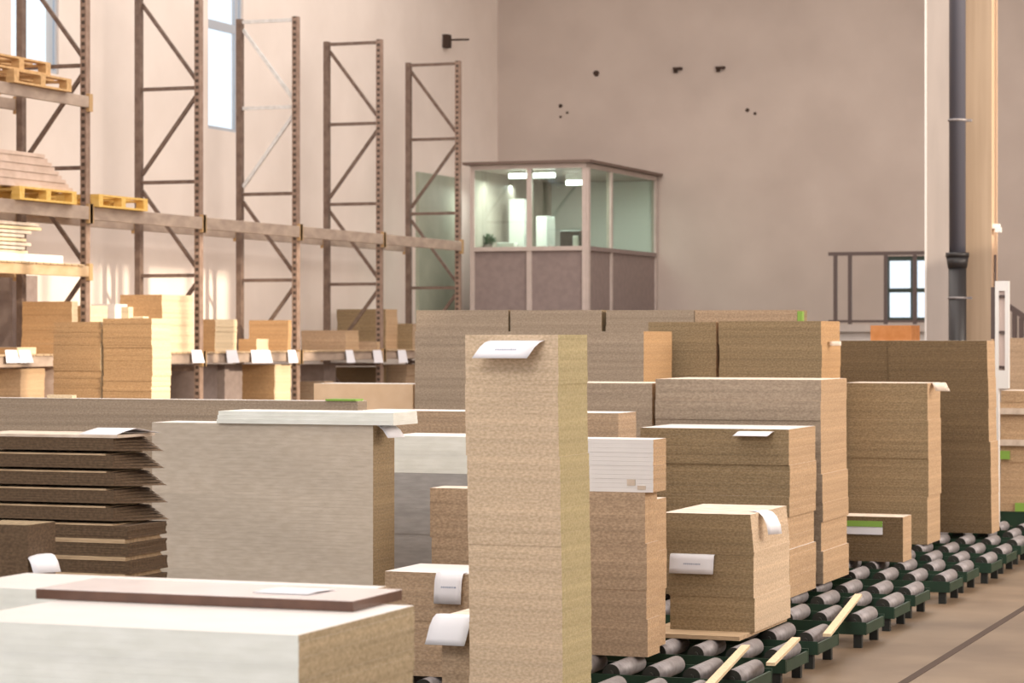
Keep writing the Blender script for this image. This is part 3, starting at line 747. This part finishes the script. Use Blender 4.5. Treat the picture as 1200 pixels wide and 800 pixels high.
# far right group
_, XI, YI, W, L, zI = stack('upright chipboard stack at right with a paper flag on top', 1087, 18.0, 990, 1102, 449, mats=('chip_brown', 'chip_side', 'board_face'), off=.006)
sheet('small folded paper flag at top right of upright stack', XI+.03, YI+.14, zI, .10, [(.10, .002), (.0, .003), (-.06, -.02), (-.09, -.055)], skew=.07, m='board_face')
_, XJ, YJ, W, L, zJ = stack('small low dark chipboard stack with green-edged label at right', 1058, 16.6, 985, 1068, 606, mats=('chip_dark', 'chip_side', 'board_face'), off=.002)
o = tag(obj('label_card', (lambda bm: (box(bm, 0, -.004, 0, .24, 0, .085), bm)[1])(bmesh.new()), 'paper', None, (xcol(992, YJ), YJ-.004, zat(627, 16.6))), 'white label card with lime green band on low dark stack', 'label')
bm = bmesh.new(); box(bm, .0, -.007, .05, .24, -.0041, .088); obj('green_band', bm, 'lime', o)
_, XH, YH, W, L, zH = stack('tallest dark chipboard stack at far right', 1162, 19.0, 1046, 1171, 399, mats=('chip_dark', 'chip_side', 'board_face'), off=.006, lean=-.03, seg=(.15, .3))
stack('dark chipboard stack beside the tallest one, seen behind upright stack', 1043, 0, 975, 1050, 399, Y=YH+.01, mats=('chip_dark', 'chip_side', 'board_face'), off=.004, L=.35)
# centre rows
_, XG, YG, W, L, zG = stack('broad chipboard stack behind the pillar with orange end at right', 754, 17.2, 486, 787, 388, mats=('chip_grey', 'chip_orange', 'board_face'), off=.004)  # orange ends here and in the next stack: window light put into colour
_, XG2, YG2, W, L, zG2 = stack('dark chipboard stack with orange end, beside the white slip', 963, 17.6, 843, 985, 376, mats=('chip_brown', 'chip_orange', 'board_face'), off=.006)
stack('chipboard stack left of the dark one, narrow dark gap between', 839.5, 0, 760, 845, 377, Y=YG2+.01, mats=('chip_brown', 'chip_side', 'board_face'), off=.003, L=.45)
r = sheet('small folded slip at right edge of dark orange-ended stack', XG2+.04, YG2+.2, zG2-.14, .08, [(.05, .0), (.0, 0), (-.04, -.03)], skew=.02, m='board_face')
for k, (a, b, yt, lb, m, dd_) in enumerate(((488, 596, 363, 'leftmost pale chipboard stack of the rear row', 'chip_grey', 18.7), (598, 705, 363, 'middle pale chipboard stack of the rear row', 'chip_grey', 18.7),
                              (710, 813, 363, 'right-hand chipboard stack of the rear row, under the cabin end', 'chip_grey', 18.7), (814, 934, 363, 'rear row stack at the right end with green tag', 'chip_tan', 18.75))):
    _, xx, yy_, _, _, zz = stack(lb, b, 0, a, b+4, yt, Y=18.35, mats=(m, 'chip_brown', 'board_face'), L=.3, off=.003, seg=(.18, .4))
bm = bmesh.new(); box(bm, 0, 0, 0, .035, .06, .09); tag(obj('green_tag', bm, 'lime', None, (xx+.003, yy_-.0, zz-.10)), 'small green tag on the end of the rear row', 'tag')

# ------------------------------------------------------------------ two tall brown stacks in front of the racking, pale pack
dT = 22.0
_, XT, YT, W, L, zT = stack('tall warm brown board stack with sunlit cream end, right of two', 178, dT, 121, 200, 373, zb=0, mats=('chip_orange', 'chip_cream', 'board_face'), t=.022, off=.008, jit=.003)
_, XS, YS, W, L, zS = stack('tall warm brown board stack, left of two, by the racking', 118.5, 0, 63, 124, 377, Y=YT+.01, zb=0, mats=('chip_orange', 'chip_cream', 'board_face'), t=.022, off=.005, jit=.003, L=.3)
stack('low pale peach board pack behind the long stacks, left of centre', 484, 20.0, 368, 489, 450, mats=('peach_edge', 'peach_edge', 'white_face'), off=.002, jit=.0004, L=.4, seg=(.3, .5))
def block(label, px0, px1, Y, z, h, dep, m, name='timber_block', cat='block'):
    xa, xb = xcol(px0, Y), xcol(px1, Y); bm = bmesh.new(); box(bm, 0, 0, 0, xb-xa, dep, h)
    bmesh.ops.bevel(bm, geom=bm.edges[:], offset=.004, segments=1, affect='EDGES')
    return tag(obj(name, bm, m, None, (xa, Y, z)), label, cat)
block('small cream timber block standing on right tall brown stack', 142, 151, YT+.05, zT, .10, .08, 'chip_cream')
block('thin cream offcut lying on right tall brown stack', 156, 168, YT+.06, zT, .018, .1, 'chip_cream', 'offcut', 'offcut')
# carton behind the right stacks
X0, Y0 = at(1068, 30.0); xa = xcol(1020, Y0)
r = thing('carton', 'orange-brown carton standing on a white crate below the rear window', 'carton', (X0, Y0, 0))
bm = bmesh.new(); zc0 = zat(402, 30); box(bm, xa-X0, 0, zc0, 0, .5, zat(381, 30)); obj('body', bm, 'carton', r)
bm = bmesh.new(); box(bm, xa-X0-.1, -.05, 0, .1, .55, zc0); obj('crate', bm, 'white_face', r)

# ------------------------------------------------------------------ things at the right edge
d = 21.5
X0, Y0 = at(1215, d)
def rs(label, y0, y1, a, m, b='chip_side', dd=0.0):
    pass
xa = xcol(1171, Y0)
_, XA, YA, W, L, zA = stack('board stack on low rail at right edge behind the white post', 1230, 21.0, 1172, 1236, 458, mats=('chip_side', 'chip_side', 'board_face'), L=.5, seg=(.10, .22), off=.01, zb=zat(600, 21.0))
stack('brown board stack at the right edge behind stair rail side', 1250, 25.0, 1181, 1260, 396, zb=0, mats=('chip_tan', 'chip_side', 'board_face'), L=.5)
zb_ = zat(600, 21.0)
r = thing('trolley', 'low dark green trolley under the right edge stack', 'trolley', (XA-W, YA, 0))
bm = bmesh.new(); box(bm, -.02, -.02, zb_-.12, W+.02, .55, zb_-.001); obj('bed', bm, 'green', r)
for wx in (.12, W-.12):
    for wy in (.08, .44):
        bm = bmesh.new(); cyl(bm, (wx-.02, wy, .09), (wx+.02, wy, .09), .09, 16)
        obj('wheel', bm, 'black_leg', r)
        bm = bmesh.new(); box(bm, wx-.035, wy-.02, .09, wx+.035, wy+.02, zb_-.12); obj('fork', bm, 'rail', r)
for a, yy, lb in ((1171, 533, 'left lime green strap tag on right edge stack'), (1190, 594, 'lower lime green strap tag on right edge stack')):
    x = xcol(a, YA); z = zat(yy, 21.0)
    bm = bmesh.new(); box(bm, 0, -.012, -.04, .09, 0, .03); tag(obj('strap_tag', bm, 'lime', None, (x, YA-.012, z)), lb, 'tag', 'strap tags at the right edge')
# pale ledger boards between layers of that stack
for yy, lb in ((482, 'upper'), (519, 'lower')):
    x = xcol(1169, YA); z = zat(yy, 21.0)
    bm = bmesh.new(); box(bm, 0, -.02, -.025, W-.02, 0, .025); tag(obj('batten', bm, 'board_face', None, (x, YA-.014, z)), lb+' pale batten along the front of the right edge stack', 'batten')
# white upright frame
d = 20.6; Xw, Yw = at(1182, d); xa = xcol(1166, Yw); w_ = Xw-xa; zt = zat(329, d); zl = zat(620, d)
r = thing('upright_post', 'white upright steel post with a pinkish inset panel at right edge', 'post', (Xw, Yw, 0))
zl = 0
bm = bmesh.new()
box(bm, -w_, 0, zl, -w_+.03, .06, zt-.08); box(bm, -.03, 0, zat(455, d), 0, .06, zt-.08); box(bm, -w_, 0, zt-.08, 0, .06, zt); box(bm, -w_+.03, 0, zat(455, d), -.03, .06, zat(434, d))
obj('frame', bm, 'white_paint', r)
bm = bmesh.new(); box(bm, -w_+.03, .02, zat(434, d), -.03, .045, zt-.08); obj('inset_panel', bm, 'pink_panel', r)
for yy in (347, 389, 430):
    bm = bmesh.new()
    for xx in (-w_+.035, -.055): box(bm, xx, -.004, zat(yy, d)-.01, xx+.02, .02, zat(yy, d)+.01)
    obj('screw', bm, 'rail', r)
bm = bmesh.new(); box(bm, -w_-.035, .01, zat(397, d), -w_, .05, zt-.05); obj('back_plate', bm, 'rail', r)

# ------------------------------------------------------------------ fanned dark stack at the left
dP = 9.4
XP, YP = at(150, dP); WP = XP-xcol(-25, YP); LP = .30
pitch = 20.6*dP/F
zTop = zat(508, dP)
nb = 0; z = zTop
words = ['topmost', 'second', 'third', 'fourth', 'fifth', 'sixth', 'seventh', 'eighth', 'ninth', 'tenth', 'eleventh', 'twelfth', 'thirteenth', 'fourteenth', 'fifteenth', 'sixteenth', 'seventeenth', 'eighteenth']
zs = []
while len(zs) < 11: zs.append(z-pitch); z -= pitch
zfloor = zs[-1]
rr = random.Random(12)
for k, zb_ in enumerate(zs):
    h = pitch*.74
    last = (k == len(zs)-1)
    z0 = 0 if last else zb_
    dx = -.03-.004*rr.random() if k < 5 else 0
    r = thing('board_pack', 'dark brown thin-board pack with pale spacers at left edge, '+words[k]+' from the top', 'board pack', (XP+dx, YP+rr.uniform(-.004, .004), z0), 'packs of the fanned dark stack')
    hh_ = zb_+h+(pitch-h)*0-z0
    bm = bmesh.new(); n = 5
    for j in range(n):
        za, zc_ = j*hh_/n, (j+1)*hh_/n-.0006
        jx = rr.uniform(-.002, .002)
        if k < 5:
            # sheets cut on the slant: the lower ones reach further back and right, their tips drooping
            def corner(f): return (-.012+k*.006-.075*f, LP-.02*f)
            (xa_, ya_), (xb_, yb_) = corner(j/n), corner((j+1)/n)
            dr = .012*(1-j/n)
            lo = [(-WP, 0, za), (-.03, 0, za), (xa_+.03, ya_, za-dr), (xa_-.06, LP, za), (-WP, LP, za)]
            hi = [(-WP, 0, zc_), (-.03, 0, zc_), (xb_+.03, yb_, zc_-dr), (xb_-.06, LP, zc_), (-WP, LP, zc_)]
            A = [bm.verts.new(p) for p in lo]; B = [bm.verts.new(p) for p in hi]
            bm.faces.new(A[::-1]); bm.faces.new(B)
            for q in range(5): bm.faces.new((A[q], A[(q+1) % 5], B[(q+1) % 5], B[q]))
        else: box(bm, -WP, jx, za, jx, LP+jx, zc_)
    obj('sheets', bm, 'dark_sheet', r)
    if not k == 0 or True:
        bm = bmesh.new(); zz = hh_
        if k > 0:
            e_ = -.06 if k < 6 else -.012
            box(bm, -WP, -.003, zz, e_, LP-.02, zz+.005); box(bm, -WP, -.001, zz+.0055, e_, LP-.03, zb_+pitch-z0-.013 if k < 6 else zb_+pitch-z0-.001)
            obj('spacer', bm, 'wood_strip', r)
        else:
            box(bm, -WP, -.003, zz, -.01, LP-.02, zz+.010); obj('cover_board', bm, 'board_face', r)
ztp = zTop-pitch+pitch*.74+.010
sheet('folded bluish white paper lying on the fanned dark stack', xcol(125, YP), YP+.10, ztp, .16, [(.16, .001), (.09, .012), (.02, .022), (-.04, .012), (-.08, .001)], skew=-.05)
# small dark stack in the corner with curled paper
_, XQ, YQ, W, L, zQ = stack('small dark board stack at left edge with a curled paper', 32, 8.6, -30, 44, 615, zb=0, mats=('dark_sheet', 'dark_sheet', 'chip_brown'), t=.012, off=.005, L=.18)
sheet('curled white paper sticking out of the small dark stack at left edge', XQ+.005, YQ+.06, zat(653, 8.6), .10,
      [(.06, .003), (.0, .006), (-.025, .002), (-.05, -.015), (-.075, -.05)], rz=55)

# ------------------------------------------------------------------ foreground white stack and brown-edged board
dU = 6.0
_, XU, YU, WU, LU, zU = stack('large white-edged panel stack in the foreground, raw chipboard ends', 346, dU, -60, 482, 744, zb=0, mats=('white_edge', 'chip_beige', 'white_face'), t=.019, off=.008, jit=.0008, seg=(.06, .13))
X2 = xcol(380, YU+LU+.03)
r = thing('board_stack', 'second white panel stack behind the foreground one, far left', 'board stack', (X2, YU+LU+.03, 0))
boards_block(r, X2-xcol(-60, YU+LU+.03), .42, zU, mats=('white_edge', 'chip_pale', 'white_face'), rnd=random.Random(31), t=.019, off=.002, jit=.0006)
dV = (zU-CH)/((HZ-717.0)/F)
XV, YV = at(414, dV); WV = XV-xcol(42, YV); LV = ycol(471, XV)-YV
r = thing('laminate_board', 'dark brown edged board with pale glossy top on foreground white stack', 'board', (XV, YV, zU+.001))
bm = bmesh.new(); hV = zat(705, dV)-zU
box(bm, -WV, 0, 0, 0, LV, hV, (0, 0, 0)); obj('core', bm, 'brown_edge', r)
bm = bmesh.new(); box(bm, -WV, 0, hV, 0, LV, hV+.0012); obj('top_laminate', bm, 'glossy_top', r)
sheet('small white paper lying flat on the brown edged foreground board', xcol(338, YV+.10), YV+.16, zU+hV+.0035, .16, [(.07, .001), (.03, .003), (-.02, .004), (-.07, .001)], skew=-.02)

# ------------------------------------------------------------------ loose laths on the rollers
def lath(label, p0, p1, w=.04, t=.014):
    a = Vector(p0); b = Vector(p1); bm = bmesh.new(); bar(bm, Vector((0, 0, 0)), b-a, w, t)
    tag(obj('wood_lath', bm, 'chip_cream', None, a), label, 'lath', 'laths left on the rollers')
def on(px, py, z): d = (CH-z)*F/(py-HZ); x, y = at(px, d); return (x, y, z)
def lath2(label, pa, pb): lath(label, on(pa[0], pa[1], ROLL+.008), on(pb[0], pb[1], ROLL+.008))
lath2('pale lath lying across the rollers, nearest the camera', (828, 806), (874, 757))
lath2('pale lath lying across the rollers in the middle of the three', (903, 778), (933, 748))
lath2('long pale lath lying on the rollers, farthest of the three', (969, 744), (1006, 697))
